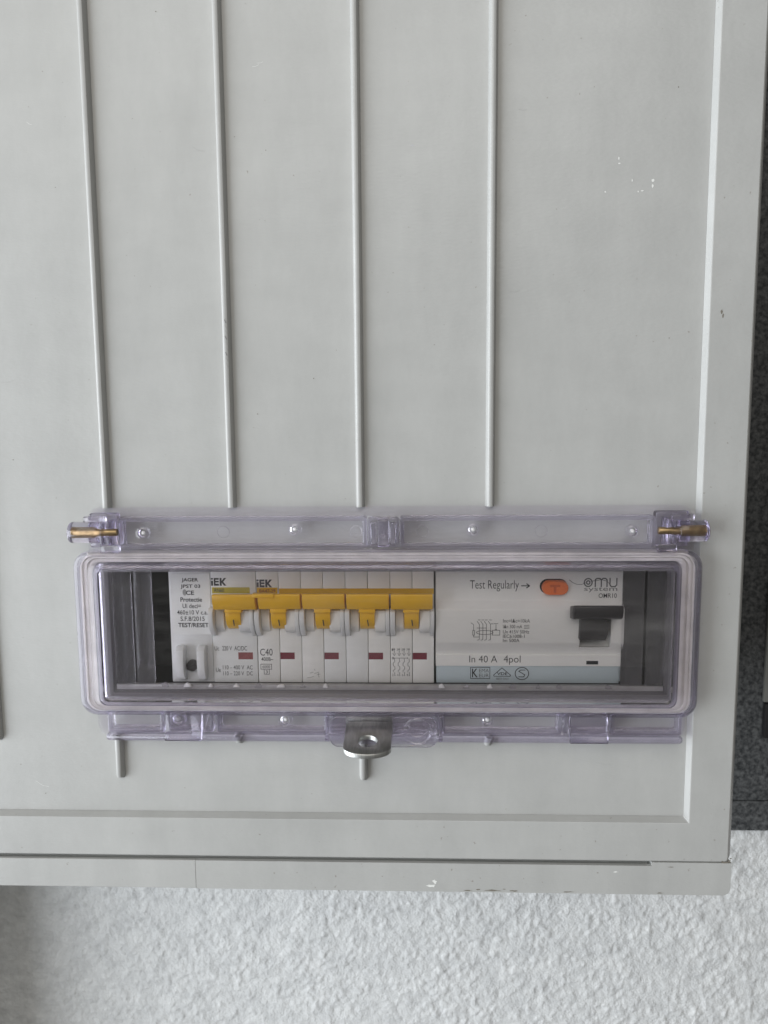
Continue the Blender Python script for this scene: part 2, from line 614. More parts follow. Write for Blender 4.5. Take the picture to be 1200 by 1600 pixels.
# pale flecks high on the door, dirt at the chipped corner and along the rail
for cx, cz, rx, rz in ((75.6, 93.8, 0.35, 0.7), (75.8, 92.0, 0.6, 0.4), (80.6, 86.0, 0.25, 0.7), (88.2, 85.9, 0.75, 0.6), (88.0, 83.9, 0.5, 0.8), (82.9, 82.0, 0.25, 0.5), (84.4, 82.3, 0.6, 0.3), (71.0, 82.2, 0.4, 0.4)):
    mark('scratch_fleck', blob(cx, cz, rx * 0.8, rz * 0.8), 'fleck', door)
for cx, cz, rx, rz in ((32.0, -189.3, 3.0, 0.3), (40.5, -189.4, 1.2, 0.3), (22, -189.5, 1.6, 0.2), (62, -189.5, 2.0, 0.2), (103, -178.3, 1.2, 0.15), (26, -189.0, 0.7, 0.25), (36.6, -188.7, 0.6, 0.2), (99, -189.5, 1.5, 0.2)):
    mark('dirt_mark', blob(cx, cz, rx, rz, 14, 0.5), 'dirt', cab, -3.06)
for cx, cz, rx, rz in ((7.3, -187.5, 1.6, 0.6), (8.6, -185.8, 0.8, 0.8), (81, -180.6, 1.1, 0.25)):
    mark('scratch_fleck', blob(cx, cz, rx, rz, 13, 0.6), 'fleck', cab, -3.06)
for cx, cz, rx, rz in ((124.3, -176.1, 1.6, 0.3), (125.8, -175.6, 0.5, 0.7), (123.0, -175.6, 0.4, 0.25), (126.2, -174.4, 0.4, 0.25)):
    mark('dirt_mark', blob(cx, cz, rx, rz, 11, 0.5), 'dirt', cab, -3.05)
for i in range(34):    # specks and hairline scratches scattered over the door
    cx, cz = random.uniform(-165, 104), random.uniform(-25, 150) if i % 4 else random.uniform(-155, -128)
    if any(abs(cx - r[0] - 1.6) < 3.2 for r in RIBS):
        continue
    if i % 3:
        mark('speck', blob(cx, cz, random.uniform(.12, .3), random.uniform(.12, .3), 7), random.choice(('dirt', 'soft_ink', 'soft_ink')), door)
    else:
        a, L_ = random.uniform(-.7, .7), random.uniform(1.5, 6)
        b = B().ribbon([(cx, cz), (cx + L_ * .5 * math.cos(a), cz + L_ * .5 * math.sin(a)), (cx + L_ * math.cos(a + .2), cz + L_ * math.sin(a + .2))], 0.09, -0.05)
        b.build('hairline_scratch', random.choice(('fleck', 'soft_ink')), door, smooth=False)
for i in range(9):     # pen scuffs across the second rib
    z = 38.0 - i * 2.0
    mark('scuff_mark', [(-71.0 + 0.9, z), (-71.0 + 1.15, z + 0.1), (-71.0 + 1.65, z - 1.2), (-71.0 + 1.45, z - 1.35)], 'soft_ink' if i % 3 else 'grey_ink', door, -2.82)
for cx, cz, rx, rz in ((113.6, 38.6, 0.35, 0.8), (114.1, 36.9, 0.3, 0.7)):
    mark('dirt_mark', blob(cx, cz, rx, rz, 9, 0.5), 'dirt', cab, -3.05)

# unseen box, added just out of view at the left to shade the wall
blocker = B().box(-470, -322, 112, 198, -720, -191).build('shade_blocker', 'body', None, 3, 3)
tag(blocker, 'plain grey box added out of view to shade the lower left wall', 'shade blocker')

# ------------------------------------------------------------------ device layout: photo columns and rows on the device face
X = lambda px: -6.3 + (px - 620) * (0.2592 if px < 620 else 0.2537)
Z = lambda py: -82.3 - (py - 980) * 0.2635
FACE = 5.0


def K(y):        # the same column or row seen on a plane nearer the eye
    return (295 + y) / (295 + FACE)


def pbox(b, px0, px1, py0, py1, y0, y1):
    """box whose front face (y0) covers these columns and rows"""
    k = K(y0)
    return b.box(X(px0) * k, X(px1) * k, y0, y1, Z(py1) * k, Z(py0) * k)


def text(parent, s, x0, x1, y0, y1, mat='ink', bold=0.0, y=FACE, shear=0.0):
    cu = bpy.data.curves.new('printed_text', 'FONT')
    cu.body = s
    cu.resolution_u = 3
    cu.offset = bold
    cu.shear = shear
    o = bpy.data.objects.new('tmp', cu)
    col.objects.link(o)
    bpy.context.view_layer.update()
    me = bpy.data.meshes.new_from_object(o.evaluated_get(bpy.context.evaluated_depsgraph_get()))
    bpy.data.objects.remove(o)
    bpy.data.curves.remove(cu)
    k = K(y)
    ax, bx = min(v.co.x for v in me.vertices), max(v.co.x for v in me.vertices)
    ay, by = min(v.co.y for v in me.vertices), max(v.co.y for v in me.vertices)
    X0, X1, Z0, Z1 = X(x0) * k, X(x1) * k, Z(y1) * k, Z(y0) * k
    c = Vector(((X0 + X1) / 2, y - 0.07, (Z0 + Z1) / 2))
    for v in me.vertices:
        u, w = (v.co.x - ax) / (bx - ax), (v.co.y - ay) / max(1e-6, by - ay)
        v.co = Vector(((X0 + u * (X1 - X0) - c.x) * S, 0, (Z0 + w * (Z1 - Z0) - c.z) * S))
    me.name = 'printed_text'
    return link('printed_text', me, mat, c, parent, False)


def strokes(parent, name, lines, w, mat='ink', y=FACE):
    b = B()
    k = K(y)
    for ln in lines:
        b.ribbon([(X(p[0]) * k, Z(p[1]) * k) for p in ln], w * 0.256, y - 0.07)
    return b.build(name, mat, parent, smooth=False)


def pfill(parent, name, polys, mat, y=FACE, lift=0.06):
    b = B()
    k = K(y)
    for poly in polys:
        b.bm.faces.new([b.bm.verts.new((X(p[0]) * k, y - lift, Z(p[1]) * k)) for p in poly])
    return b.build(name, mat, parent, smooth=False)


def rect(x0, x1, y0, y1):
    return [(x0, y1), (x1, y1), (x1, y0), (x0, y0)]


def iek_logo(parent, x, y, mat):
    """three block letters: dotted i, barred E, K"""
    h, s = 12.0, 24.0 / 24
    P = [rect(x, x + 3.2, y, y + 2.6), rect(x, x + 3.2, y + 4.2, y + h),
         rect(x + 4.4, x + 12.2, y, y + 2.8), rect(x + 4.4, x + 12.2, y + 4.4, y + 7.0), rect(x + 4.4, x + 12.2, y + 8.8, y + h),
         rect(x + 4.4, x + 7.0, y + 2.8, y + 4.4), rect(x + 4.4, x + 7.0, y + 7.0, y + 8.8),
         rect(x + 13.4, x + 16.6, y, y + h),
         [(x + 16.6, y + 4.6), (x + 20.2, y), (x + 24, y), (x + 19.0, y + 6.0), (x + 24, y + h), (x + 20.2, y + h), (x + 16.6, y + 7.4)]]
    return pfill(parent, 'logo', P, mat)


# ------------------------------------------------------------------ modular devices
def casing(t, px0, px1, mat, y=FACE, top=893.5, bot=1067.5, gap=0.0):
    b = B()
    b.box(X(px0) + gap, X(px1) - gap, y, 48, Z(bot), Z(top))
    return b.build('pole_casing', mat, t, 0.25)


def lever_unit(t, px0, px1, link_to=None, mat='white'):
    """one pole: shoulders with curved cheeks and a yellow toggle between them"""
    w = px1 - px0
    # curved cheeks on both edges
    prof = [(5.2, 948), (2.0, 948), (-0.2, 951), (-1.3, 957), (-1.6, 966), (-1.1, 976), (0.4, 985), (2.6, 991), (4.0, 993.5), (5.2, 993.5)]
    for c0, c1 in ((px0 + 0.5, px0 + 8), (px1 - 6.5, px1 - 0.4)):
        b = B()
        b.prism_x([(yy, Z(py) * K(min(yy, 5))) for yy, py in prof], X(c0), X(c1))
        b.build('cheek', 'cheek', t, 0.18)
    # shoulder blocks beside the toggle
    prof2 = [(5.2, 952), (1.6, 952), (0.7, 954), (0.6, 978), (1.2, 984), (2.6, 987.5), (5.2, 988)]
    for c0, c1, dy in ((px0 + 8.3, px0 + 21.3, 2.0), (px0 + 45.8, px1 - 7.0, -0.4)):
        b = B()
        b.prism_x([(yy + (dy if yy < 5 else 0), Z(py) * K(min(yy, 5))) for yy, py in prof2], X(c0), X(c1))
        b.build('shoulder', mat, t, 0.25)
    # toggle: a wide yellow bar, a narrowing neck and the stem with its stroke mark
    lv = B()
    k = K(-5.5)
    bar = [(3.5, 929), (-3.0, 928), (-5.2, 928.6), (-5.8, 930.5), (-5.6, 942), (-3.6, 952.5), (2.5, 952.5)]
    jy, jr = random.uniform(-0.25, 0.25), random.uniform(-0.5, 0.5)      # no two toggles sit quite alike
    lv.prism_x([(yy + jy, Z(py + jr) * K(yy)) for yy, py in bar], X(px0 + 1.3 + random.uniform(-.3, .3)) * k, X(px1 - 1.8 + random.uniform(-.4, .3)) * k)
    ob = lv.build('lever', 'yellow', t, 0.3)
    nk = B()
    nk.prism([(X(px0 + 20.5) * K(-3), Z(951.5) * K(-3)), (X(px1 - 23.2) * K(-3), Z(951.5) * K(-3)), (X(px1 - 23.2) * K(-3), Z(953.5) * K(-3)), (X(px1 - 23) * K(-3), Z(957.5) * K(-3)), (X(px0 + 20) * K(-3), Z(957.5) * K(-3)), (X(px0 + 20.5) * K(-3), Z(953.5) * K(-3))], -3.2, 3)
    nk.build('lever_neck', 'yellow', ob, 0.2)
    sm = B()
    sm.prism_x([(yy, Z(py) * K(min(yy, 5))) for yy, py in [(4.8, 957), (-1.8, 957), (-1.4, 968), (0.2, 977), (2.6, 982), (4.8, 982.5)]], X(px0 + 22) * K(-1), X(px0 + 45) * K(-1))
    sm.build('lever_stem', 'yellow', ob, 0.15)
    cx = px0 + 34.5
    strokes(ob, 'stroke_mark', [[(cx - 0.6, 969), (cx + 0.7, 977.5)]], 1.7, 'ink', -1.65)
    return ob


# narrow relay with the printed sticker
t = thing('protection_relay', 'narrow grey-white relay with printed sticker and two fins, left end of the row', 'relay', (X(300), 20, Z(1067)))
casing(t, 266, 331.6, 'jager', FACE + 0.4)
st = B().box(X(270), X(330.5), FACE + 0.15, FACE + 0.35, Z(992), Z(897)).build('sticker', 'white_b', t)
ys = FACE + 0.15
for s, x0, x1, y0, y1, bo in (('JAGER', 287, 313, 903.5, 910.5, .025), ('JPST 03', 285, 316, 913.5, 920.5, .02), ('CE', 293, 306, 923, 930, .025), ('Protectie', 284, 318, 933.5, 940.5, .02),
                              ('Ui deci=', 287, 316, 943.5, 950.5, .01), ('460±10 V c.a.', 278, 326, 953.5, 960.5, .008), ('S.F.8/2015', 283, 321, 963.5, 970.5, .008), ('TEST/RESET', 279, 327, 973.5, 980.5, .022)):
    text(st, s, x0, x1, y0, y1, 'ink', bo, ys)
pfill(st, 'smudge', [[(291 + 3.2 * math.cos(a), 926 + 5 * math.sin(a)) for a in [-k * math.pi / 6 for k in range(12)]]], 'soft_ink', ys, 0.03)
for a, b_ in ((278, 290), (311, 323)):
    fb = B()
    fb.prism_x([(yy, Z(py) * K(min(yy, 5))) for yy, py in [(5.6, 1009), (2.4, 1009.5), (0.6, 1018), (0.1, 1036), (0.6, 1054), (2.2, 1063), (5.6, 1064)]], X(a), X(b_))
    fb.build('fin', 'jager', t, 0.25)
kn = B()
kn.cyl((X(299.5), 5.5, Z(1040)), (X(299.5), 3.4, Z(1040)), 2.3, 20)
kn.build('reset_knob', 'black', t, 0.3)
kn2 = B().box(-2.2, 2.2, 2.9, 3.5, -0.55, 0.55)
bmesh.ops.rotate(kn2.bm, verts=kn2.bm.verts[:], cent=(0, 0, 0), matrix=Matrix.Rotation(math.radians(-35), 3, 'Y'))
bmesh.ops.translate(kn2.bm, verts=kn2.bm.verts[:], vec=(X(299.5), 0, Z(1040)))
kn2.build('knob_ridge', 'black', t, 0.1)

# shunt release next to it
t = thing('shunt_release', 'single-pole shunt release marked RN60 with yellow lever and dull red flag', 'shunt release', (X(367), 20, Z(1067)))
casing(t, 332.4, 402.2, 'white_b')
iek_logo(t, 333, 903.5, 'ink')
pfill(t, 'colour_band', [rect(334, 393, 918, 927.5)], 'gband')
text(t, 'RN60', 338, 353, 919.6, 925.6, 'ink', 0.01, FACE - 0.05)
lo = lever_unit(t, 332, 402, mat='cheek')
k = K(-5.0)
B().box(X(397) * k, X(431) * k, -6.3, -3.2, Z(933.5) * k, Z(927.6) * k).build('link_bar', 'yellow', lo, 0.2)
text(t, 'Uc', 335, 342, 1010.5, 1017, 'ink', 0.0)
text(t, '220 V  AC/DC', 347, 386, 1010, 1017, 'ink', 0.0)
pbox(B(), 372, 395, 1020, 1031, FACE - 0.02, FACE + 1).build('status_window', 'dullred', t)
text(t, 'Ue', 336, 343.5, 1044.5, 1051, 'ink', 0.0)
text(t, '110 – 400 V  AC', 347, 394, 1040.5, 1047, 'ink', 0.0)
text(t, '110 – 220 V  DC', 347, 394, 1050, 1056.5, 'ink', 0.0)

# four-pole breaker
t = thing('circuit_breaker', 'four-pole circuit breaker marked C40 with four linked yellow levers', 'circuit breaker', (X(540), 20, Z(1067)))
edges = [403, 437.5, 472, 506.5, 541, 575.5, 610, 644.5, 679]
for i in range(8):
    casing(t, edges[i], edges[i + 1], 'white_b' if i in (3, 4) else 'white', FACE + (0.05 if i % 2 else 0), gap=0.09)
pfill(t, 'colour_band', [rect(404, 436, 918.5, 928), rect(438.5, 678.4, 919.8, 928.5)], 'yband', FACE - 0.02)
iek_logo(t, 404, 906, 'navy')
text(t, 'BA47-29', 408, 433, 921, 926.4, 'redink', 0.015, FACE - 0.1)
for i in range(4):
    lever_unit(t, 403 + 69 * i, 403 + 69 * (i + 1))
for x0 in (438.2, 507.2, 576.2, 645.2):
    pbox(B(), x0, x0 + 22.3, 1020, 1030.5, FACE - 0.03, FACE + 1).build('status_window', 'maroon', t)
text(t, 'C40', 406.5, 426, 1014, 1025, 'ink', 0.0)
text(t, '400B~', 408, 427, 1027.5, 1033.5, 'ink', 0.005)
strokes(t, 'rating_box', [[(407, 1038.5), (424, 1038.5), (424, 1046.5), (407, 1046.5), (407, 1038.5)], [(412, 1046.5), (412, 1054.5), (420, 1054.5), (420, 1046.5)]], 0.8, 'ink')
text(t, '6000', 409.5, 421.5, 1040.3, 1044.9, 'ink', 0.0)
text(t, '3', 414.3, 417.6, 1048.2, 1053.2, 'ink', 0.0)
L = []
for i, x in enumerate((616, 623.7, 631.4, 639.1)):
    L += [[(x, 1014), (x, 1021)], [(x - 2.4, 1020.5), (x, 1024.5), (x + 2.2, 1021)], [(x - 1.0, 1013.7), (x + 1.0, 1013.7)], [(x - 1.0, 1014.8), (x + 1.0, 1014.8)],
          [(x, 1029), (x + .8, 1033.5), (x - 1.8, 1036.5), (x - 1.8, 1040), (x + .8, 1042), (x + .8, 1046), (x - 1.8, 1048), (x - 1.8, 1050.5)], [(x + 0.5, 1050.5), (x + 0.5, 1056), (x + 1.3, 1056)]]
L += [[(614, 1028.3), (637, 1028.3)], [(612.5, 1028.3), (614, 1026.4), (615.8, 1028.3), (614, 1030.2), (612.5, 1028.3)], [(637, 1027.2), (637, 1029.4)]]
strokes(t, 'wiring_diagram', L, 0.75, 'grey_ink')
for i, s in enumerate('1357'):
    x = 612.2 + 7.7 * i
    text(t, s, x, x + 2.2, 1013.4, 1017, 'grey_ink', 0)
for i, s in enumerate('2468'):
    x = 612.4 + 7.7 * i
    text(t, s, x, x + 2.2, 1053, 1056.6, 'grey_ink', 0)
strokes(t, 'worn_print', [[(480, 1060), (490, 1058)], [(484, 1052.5), (489, 1051)], [(491, 1053), (498, 1051)], [(497, 1052), (498, 1059)], [(495, 1055), (500, 1054)], [(491, 1046), (492, 1048)]], 0.8, 'soft_ink')
# dark separation gap against the next device
# residual current device
t = thing('residual_current_device', 'wide white residual current device with orange test button and charcoal lever', 'residual current device', (X(825), 20, Z(1067)))
prof = [(48, 893.5), (5.4, 893.5), (4.9, 895.5), (4.9, 937), (4.6, 939.5), (2.0, 948), (1.6, 951.5), (1.7, 999), (2.1, 1003), (4.9, 1017), (5.1, 1022), (4.6, 1023.2), (4.6, 1039.8), (48, 1039.8)]


def rprof(a, b):
    """the front profile between two rows, closed at the back"""
    fr = [p for p in prof[1:-1]]
    def yat(r):
        for (y0, r0), (y1, r1) in zip(fr[:-1], fr[1:]):
            if r0 <= r <= r1:
                return y0 + (y1 - y0) * (r - r0) / max(1e-6, r1 - r0)
        return fr[-1][0]
    mid = [p for p in fr if a < p[1] < b]
    return [(48, a), (yat(a), a)] + mid + [(yat(b), b), (48, b)]


rb = B()
for px0, px1, a, b_ in ((681.5, 904, 893.5, 1039.8), (951.5, 971.5, 893.5, 1039.8), (904, 951.5, 893.5, 960), (904, 951.5, 1008.5, 1039.8)):
    rb.prism_x([(yy, Z(py)) for yy, py in rprof(a, b_)], X(px0), X(px1))
bmesh.ops.remove_doubles(rb.bm, verts=rb.bm.verts[:], dist=0.001)
rb.build('casing', 'white', t)
B().prism_x([(20, Z(1000)), (9.0, Z(1000)), (4.6, Z(1008.4)), (20, Z(1008.4))], X(904.1), X(951.4)).build('recess_ramp', 'white', t)
B().box(X(904), X(951.5), 14, 16, Z(1005), Z(960)).build('recess_back', 'inside', t)
lb = B().box(X(682.5), X(969.5), 5.3, 48, Z(1067.5), Z(1040.1)).build('label_strip', 'bluegrey', t, 0.2)
B().box(X(969.8), X(972.6), 6.5, 48, Z(1066), Z(1026)).build('side_clip', 'bluegrey', t, 0.15)
# lever
lv = B()
k = K(-6)
lv.prism_x([(yy, Z(py) * K(yy)) for yy, py in [(0.5, 947), (-6.0, 946.2), (-7.6, 948), (-7.8, 956), (-6.8, 965.5), (-5.0, 967.5), (0.5, 966)]], X(896.5) * k, X(972.5) * k)
lvo = lv.build('lever', 'black', t, 0.35)
hk = B()
hk.tube_path([(X(897) * k, -6.9, Z(965) * k), (X(896.2) * k, -7.3, Z(957) * k), (X(896.6) * k, -6.8, Z(951) * k), (X(899) * k, -5.8, Z(949) * k)], 0.55, 8)
hk.build('lever_hook', 'black', lvo)
sm = B()
sm.prism([(X(a) * K(0), Z(b_) * K(0)) for a, b_ in ((907, 962), (948, 962), (948, 968), (951, 975), (951.3, 984), (949, 992), (946.5, 999.5), (906, 999.5))], -1.0, 13)
sm.build('lever_stem', 'black', lvo, 0.4)
# test button
k = K(2.5)
b = B()
def pill(cx, cy, w, h, y, n=8):
    r = h / 2
    pts = []
    for i in range(n + 1):
        a = -math.pi / 2 + math.pi * i / n
        pts.append(((X(cx) + (w / 2 - r) * .2537 + r * .2537 * math.cos(a)), Z(cy) + r * .2537 * math.sin(a)))
    for i in range(n + 1):
        a = math.pi / 2 + math.pi * i / n
        pts.append(((X(cx) - (w / 2 - r) * .2537 + r * .2537 * math.cos(a)), Z(cy) + r * .2537 * math.sin(a)))
    return [Vector((p[0], y, p[1])) for p in pts]
well = B()
well.bm.faces.new([well.bm.verts.new(v) for v in pill(864.5, 916.5, 43, 23.5, 4.84)])
well.build('button_well', 'inside', t, smooth=False)
r_ = b.loops([pill(866.3, 917.8, 41, 22.5, 4.8), pill(866.3, 918, 40.5, 22, 3.2), pill(866.3, 918, 38.5, 20, 2.6)], close=False)
b.bm.faces.new(r_[-1])
bt = b.build('test_button', 'orange', t, 0.0)
pfill(bt, 'letter', [rect(859.5, 875, 914.5, 918), rect(865, 869, 918, 926.5)], 'orange_dk', 2.6)
pbox(B(), 918, 936.5, 1032, 1037.5, 4.55, 5.5).build('flag_window', 'inside', t)
F1, F2, F3 = 4.9, 1.6, 4.6
text(t, 'Test Regularly', 735, 811, 907.5, 924.5, 'ink', -0.004, F1)
strokes(t, 'arrow', [[(815, 916), (826, 916)], [(823, 912.8), (827.5, 916), (823, 919.2)]], 1.6, 'ink', F1)
# maker's logo
o_ = [[(918 + 6 * math.cos(a), 911 + 6 * math.sin(a)) for a in [2 * math.pi * i / 20 for i in range(21)]], [(918 + 2.6 * math.cos(a), 911 + 2.6 * math.sin(a)) for a in [2 * math.pi * i / 14 for i in range(15)]]]
strokes(t, 'logo', o_ + [[(929, 917.5), (929, 907)], [(929, 906.5), (931.5, 904.8), (936, 904.8), (938.2, 907), (938.2, 917.5)], [(938.2, 907), (940.5, 904.8), (944.5, 904.8), (947, 907), (947, 917.5)],
                         [(951.5, 904.5), (951.5, 914.5), (953.5, 917.3), (959.5, 917.3), (962, 914.5), (962, 904.5)]], 1.9, 'grey_ink', F1)
strokes(t, 'logo_swash', [[(889, 907), (894, 911), (901, 914), (908, 914), (914, 911.5)], [(922, 909), (930, 908), (938, 906.5), (947, 909), (951, 913)]], 0.8, 'grey_ink', F1)
text(t, 'system', 912, 963, 918.5, 926, 'grey_ink', -0.005, F1)
text(t, 'OMR10', 934.5, 962.5, 927.5, 934.5, 'ink', 0.004, F1)
for s, x0, x1, y0, y1 in (('Inc=I∆c=10kA', 787, 829, 966.8, 972.6), ('I∆n 300 mA', 787, 817, 975.6, 981.4), ('Un 415V 50Hz', 787, 828, 984, 989.6), ('IEC61008-1', 787, 821, 991, 996.4), ('Im 500A', 787, 813, 997.6, 1003)):
    text(t, s, x0, x1, y0, y1, 'grey_ink', 0.008, F2)
L = [[(820, 977), (828, 976.6)], [(820, 979.2), (828, 979.2)], [(820, 981.6), (828, 981.2)]]
for x in (750, 755.5, 761, 767.5):
    L += [[(x - 3.5, 970.5), (x, 975.5)], [(x, 975.5), (x, 999)], [(x - 3, 1000), (x, 999)], [(x - 2, 968.5), (x + 1.5, 968.5)]]
L += [[(737, 973), (741, 976), (741, 985)], [(739.6, 985), (742.4, 985), (742.4, 992), (739.6, 992), (739.6, 985)], [(741, 992), (741, 995), (750, 995)], [(746, 981), (761, 981)],
      [(758.5 + 13 * math.cos(a), 988 + 3.2 * math.sin(a)) for a in [2 * math.pi * i / 26 for i in range(27)]],
      [(770.5, 984.5), (782, 984.5), (782, 992), (770.5, 992), (770.5, 984.5)], [(776, 984.5), (776, 975.5)], [(773, 974.2), (779, 974.2)], [(768, 974.5), (772, 974.5)], [(774, 984.5), (776, 982.6), (778, 984.5)]]
strokes(t, 'wiring_diagram', L, 0.8, 'grey_ink', F2)
text(t, 'In 40 A', 734.5, 778.5, 1024, 1034.8, 'ink', -0.006, F3)
text(t, '4pol', 788.5, 815, 1023.6, 1038.4, 'ink', -0.006, F3)
FL = 5.3
strokes(t, 'mark_box', [[(736.5, 1042.5), (767, 1042.5), (767, 1060), (736.5, 1060), (736.5, 1042.5)]], 1.0, 'ink', FL)
text(t, 'K', 738.8, 748, 1044.5, 1058.2, 'ink', 0.012, FL)
text(t, 'EMA', 750, 765.5, 1044.6, 1050.4, 'grey_ink', 0.0, FL)
text(t, 'EUR', 750, 765.5, 1052.4, 1058.2, 'grey_ink', 0.0, FL)
strokes(t, 'mark_triangle', [[(773, 1054.5), (786, 1043.2), (799.5, 1054.5), (799, 1056.3), (773.6, 1056.3), (773, 1054.5)]], 1.1, 'ink', FL)
text(t, 'VDE', 778, 795, 1050, 1054.6, 'ink', 0.02, FL)
text(t, '0859 FA01', 777, 796.5, 1058.6, 1062, 'grey_ink', 0.0, FL)
strokes(t, 'mark_circle', [[(817.5 + 10.6 * math.cos(a), 1052 + 9.6 * math.sin(a)) for a in [2 * math.pi * i / 30 for i in range(31)]],
                           [(822.5, 1046.5), (815.5, 1046.5), (812.5, 1048.5), (822, 1054), (820.5, 1057.2), (812.5, 1057.2)]], 1.3, 'ink', FL)

# ------------------------------------------------------------------ clear cover over the devices
cov = thing('breaker_cover', 'clear violet-tinted hinged plastic cover with gasket and window over the breakers', 'cover', (-11, 0, -126))
C_OUT = (-121.6, 100.6, -108.9, -55.3)      # collar, outer faces
bf = B()
fl = [rrect(-126.8, 106.6, -125.6, -32.8, 5.0, -0.25), rrect(-126.8, 106.6, -125.6, -32.8, 5.0, -1.7), rrect(-126.5, 106.3, -125.3, -33.1, 4.8, -2.0),
      rrect(-122.4, 102.2, -121.0, -36.6, 2.5, -2.0), rrect(-122.4, 102.2, -121.0, -36.6, 2.5, -0.25)]
bf.loops(fl)
base = bf.build('base_frame', 'clear_base', cov)
c = B()
x0, x1, z0, z1 = C_OUT
c.loops([rrect(x0, x1, z0, z1, 1.5, 3.2), rrect(x0, x1, z0, z1, 1.5, -7.9), rrect(x0 + .3, x1 - .3, z0 + .3, z1 - .3, 1.3, -8.2), rrect(x0 + 1.5, x1 - 1.5, z0 + 1.5, z1 - 1.5, 1.0, -8.2),
         rrect(x0 + 1.8, x1 - 1.8, z0 + 1.8, z1 - 1.8, 1.0, -7.9), rrect(x0 + 1.8, x1 - 1.8, z0 + 1.8, z1 - 1.8, 1.0, 3.2)])
c.build('collar', 'collar', base)


def tray(name, x0, x1, z0, z1, yf, yt, w, parent, mat='clear_base'):
    """shallow open tray: thin floor at yf with a solid moulded rim up to yt"""
    b = B()
    r = b.loops([rrect(x0 + w + .05, x1 - w - .05, z0 + w + .05, z1 - w - .05, .6, y) for y in (yf + 1.2, yf)], close=False)
    b.bm.faces.new(r[0])
    b.bm.faces.new(r[1])
    fl_ = b.build(name, mat, parent)
    b = B()
    rr = 1.0
    b.loops([rrect(x0, x1, z0, z1, rr, yf + 1.5), rrect(x0, x1, z0, z1, rr, yt + .4), rrect(x0 + .12, x1 - .12, z0 + .12, z1 - .12, rr, yt + .12), rrect(x0 + .4, x1 - .4, z0 + .4, z1 - .4, rr, yt),
             rrect(x0 + w - .3, x1 - w + .3, z0 + w - .3, z1 - w + .3, rr * .8, yt), rrect(x0 + w, x1 - w, z0 + w, z1 - w, rr * .8, yt + .3), rrect(x0 + w, x1 - w, z0 + w, z1 - w, rr * .8, yf + 1.5)])
    b.build('tray_rim', 'clear_rim', parent, sharp=60)
    return fl_


# hinge gutter along the top, two trays and a snap between them
tray('hinge_tray', -113.0, -17.2, -48.3, -36.2, -3.4, -7.2, 1.5, base)
tray('hinge_tray', -4.6, 91.0, -48.3, -36.2, -3.4, -7.2, 1.5, base)
tray('snap_housing', -16.8, -5.0, -48.0, -36.6, -2.4 - 1.2, -6.4, 1.1, base)
B().box(-12.9, -8.7, -9.6, -4.2, -47.6, -37.2).build('snap_tongue', 'clear_solid', base, 0.5)
B().cyl((-10.9, -9.7, -43.2), (-10.9, -10.3, -43.2), 0.9, 12).build('snap_pip', 'clear_solid', base, 0.2)
B().box(-15.6, -13.6, -7.8, -4.2, -46.6, -38.4).build('snap_cheek', 'clear_solid', base, 0.4)
B().box(-8.1, -6.2, -7.8, -4.2, -46.6, -38.4).build('snap_cheek', 'clear_solid', base, 0.4)
# trays along the bottom
for a, b_ in ((-121.0, -98.5), (-77.5, -33.4), (11.0, 57.6), (76.5, 103.8)):
    tray('lower_tray', a, b_, -122.2, -109.6, -3.4, -6.6, 1.5, base)
tray('lower_tray', -97.4, -79.0, -122.2, -109.6, -3.4, -5.4, 1.4, base)
tray('lower_tray', -32.6, 10.2, -122.2, -109.6, -3.0, -5.0, 1.4, base)
tray('lower_tray', 58.6, 75.6, -122.2, -109.6, -3.4, -5.4, 1.4, base)


# solid lip along the bottom and the two blocks that carry the hinge pins
lipb = B()
r_ = lipb.loops([rrect(-121.8, 104.4, -125.4, -122.45, 1.3, -2.1), rrect(-121.8, 104.4, -125.4, -122.45, 1.3, -6.4), rrect(-121.3, 103.9, -125.0, -122.9, 1.0, -6.9)], close=False)
lipb.bm.faces.new(r_[0])
lipb.bm.faces.new(r_[-1])
lipb.build('bottom_lip', 'clear_rim', base, sharp=60)
B().box(-124.4, -113.3, -6.2, -2.15, -48.0, -34.6).build('hinge_block', 'clear_rim', base, 0.9, 3)
B().box(91.3, 103.8, -6.2, -2.15, -48.0, -34.6).build('hinge_block', 'clear_rim', base, 0.9, 3)


def boss(x, z, yf, r=2.7):
    b = B()
    n = 22
    def cir(rad, y):
        return [Vector((x + rad * math.cos(2 * math.pi * i / n), y, z + rad * math.sin(2 * math.pi * i / n))) for i in range(n)]
    b.loops([cir(r, yf), cir(r * .96, yf - 1.6), cir(r * .66, yf - 1.8), cir(r * .5, yf - .4)], close=True)
    o = b.build('screw_boss', 'clear_solid', base)
    s_ = B().cyl((x, yf - .3, z), (x, yf - 1.0, z), r * .32, 12, r * .2)
    s_.build('screw_tip', 'nub', base, 0.1)
    return o


for x, z in ((-104.1, -42.5), (-45.1, -41.3), (23.2, -41.6), (83.3, -42.4)):
    boss(x, z, -3.5)
for x, z in ((-50.4, -117.3), (29.2, -117.0), (-93.0, -117.5)):
    boss(x, z, -3.5, 2.9)
for x in (-72.8, -21.5, 3.9, 49.1):
    b = B()
    b.tube_path([(x + 2.3 * math.cos(a), -3.5, -42.3 + 2.3 * math.sin(a)) for a in [2 * math.pi * i / 24 for i in range(24)]], 0.16, 6, True)
    b.build('moulded_ring', 'clear_solid', base)

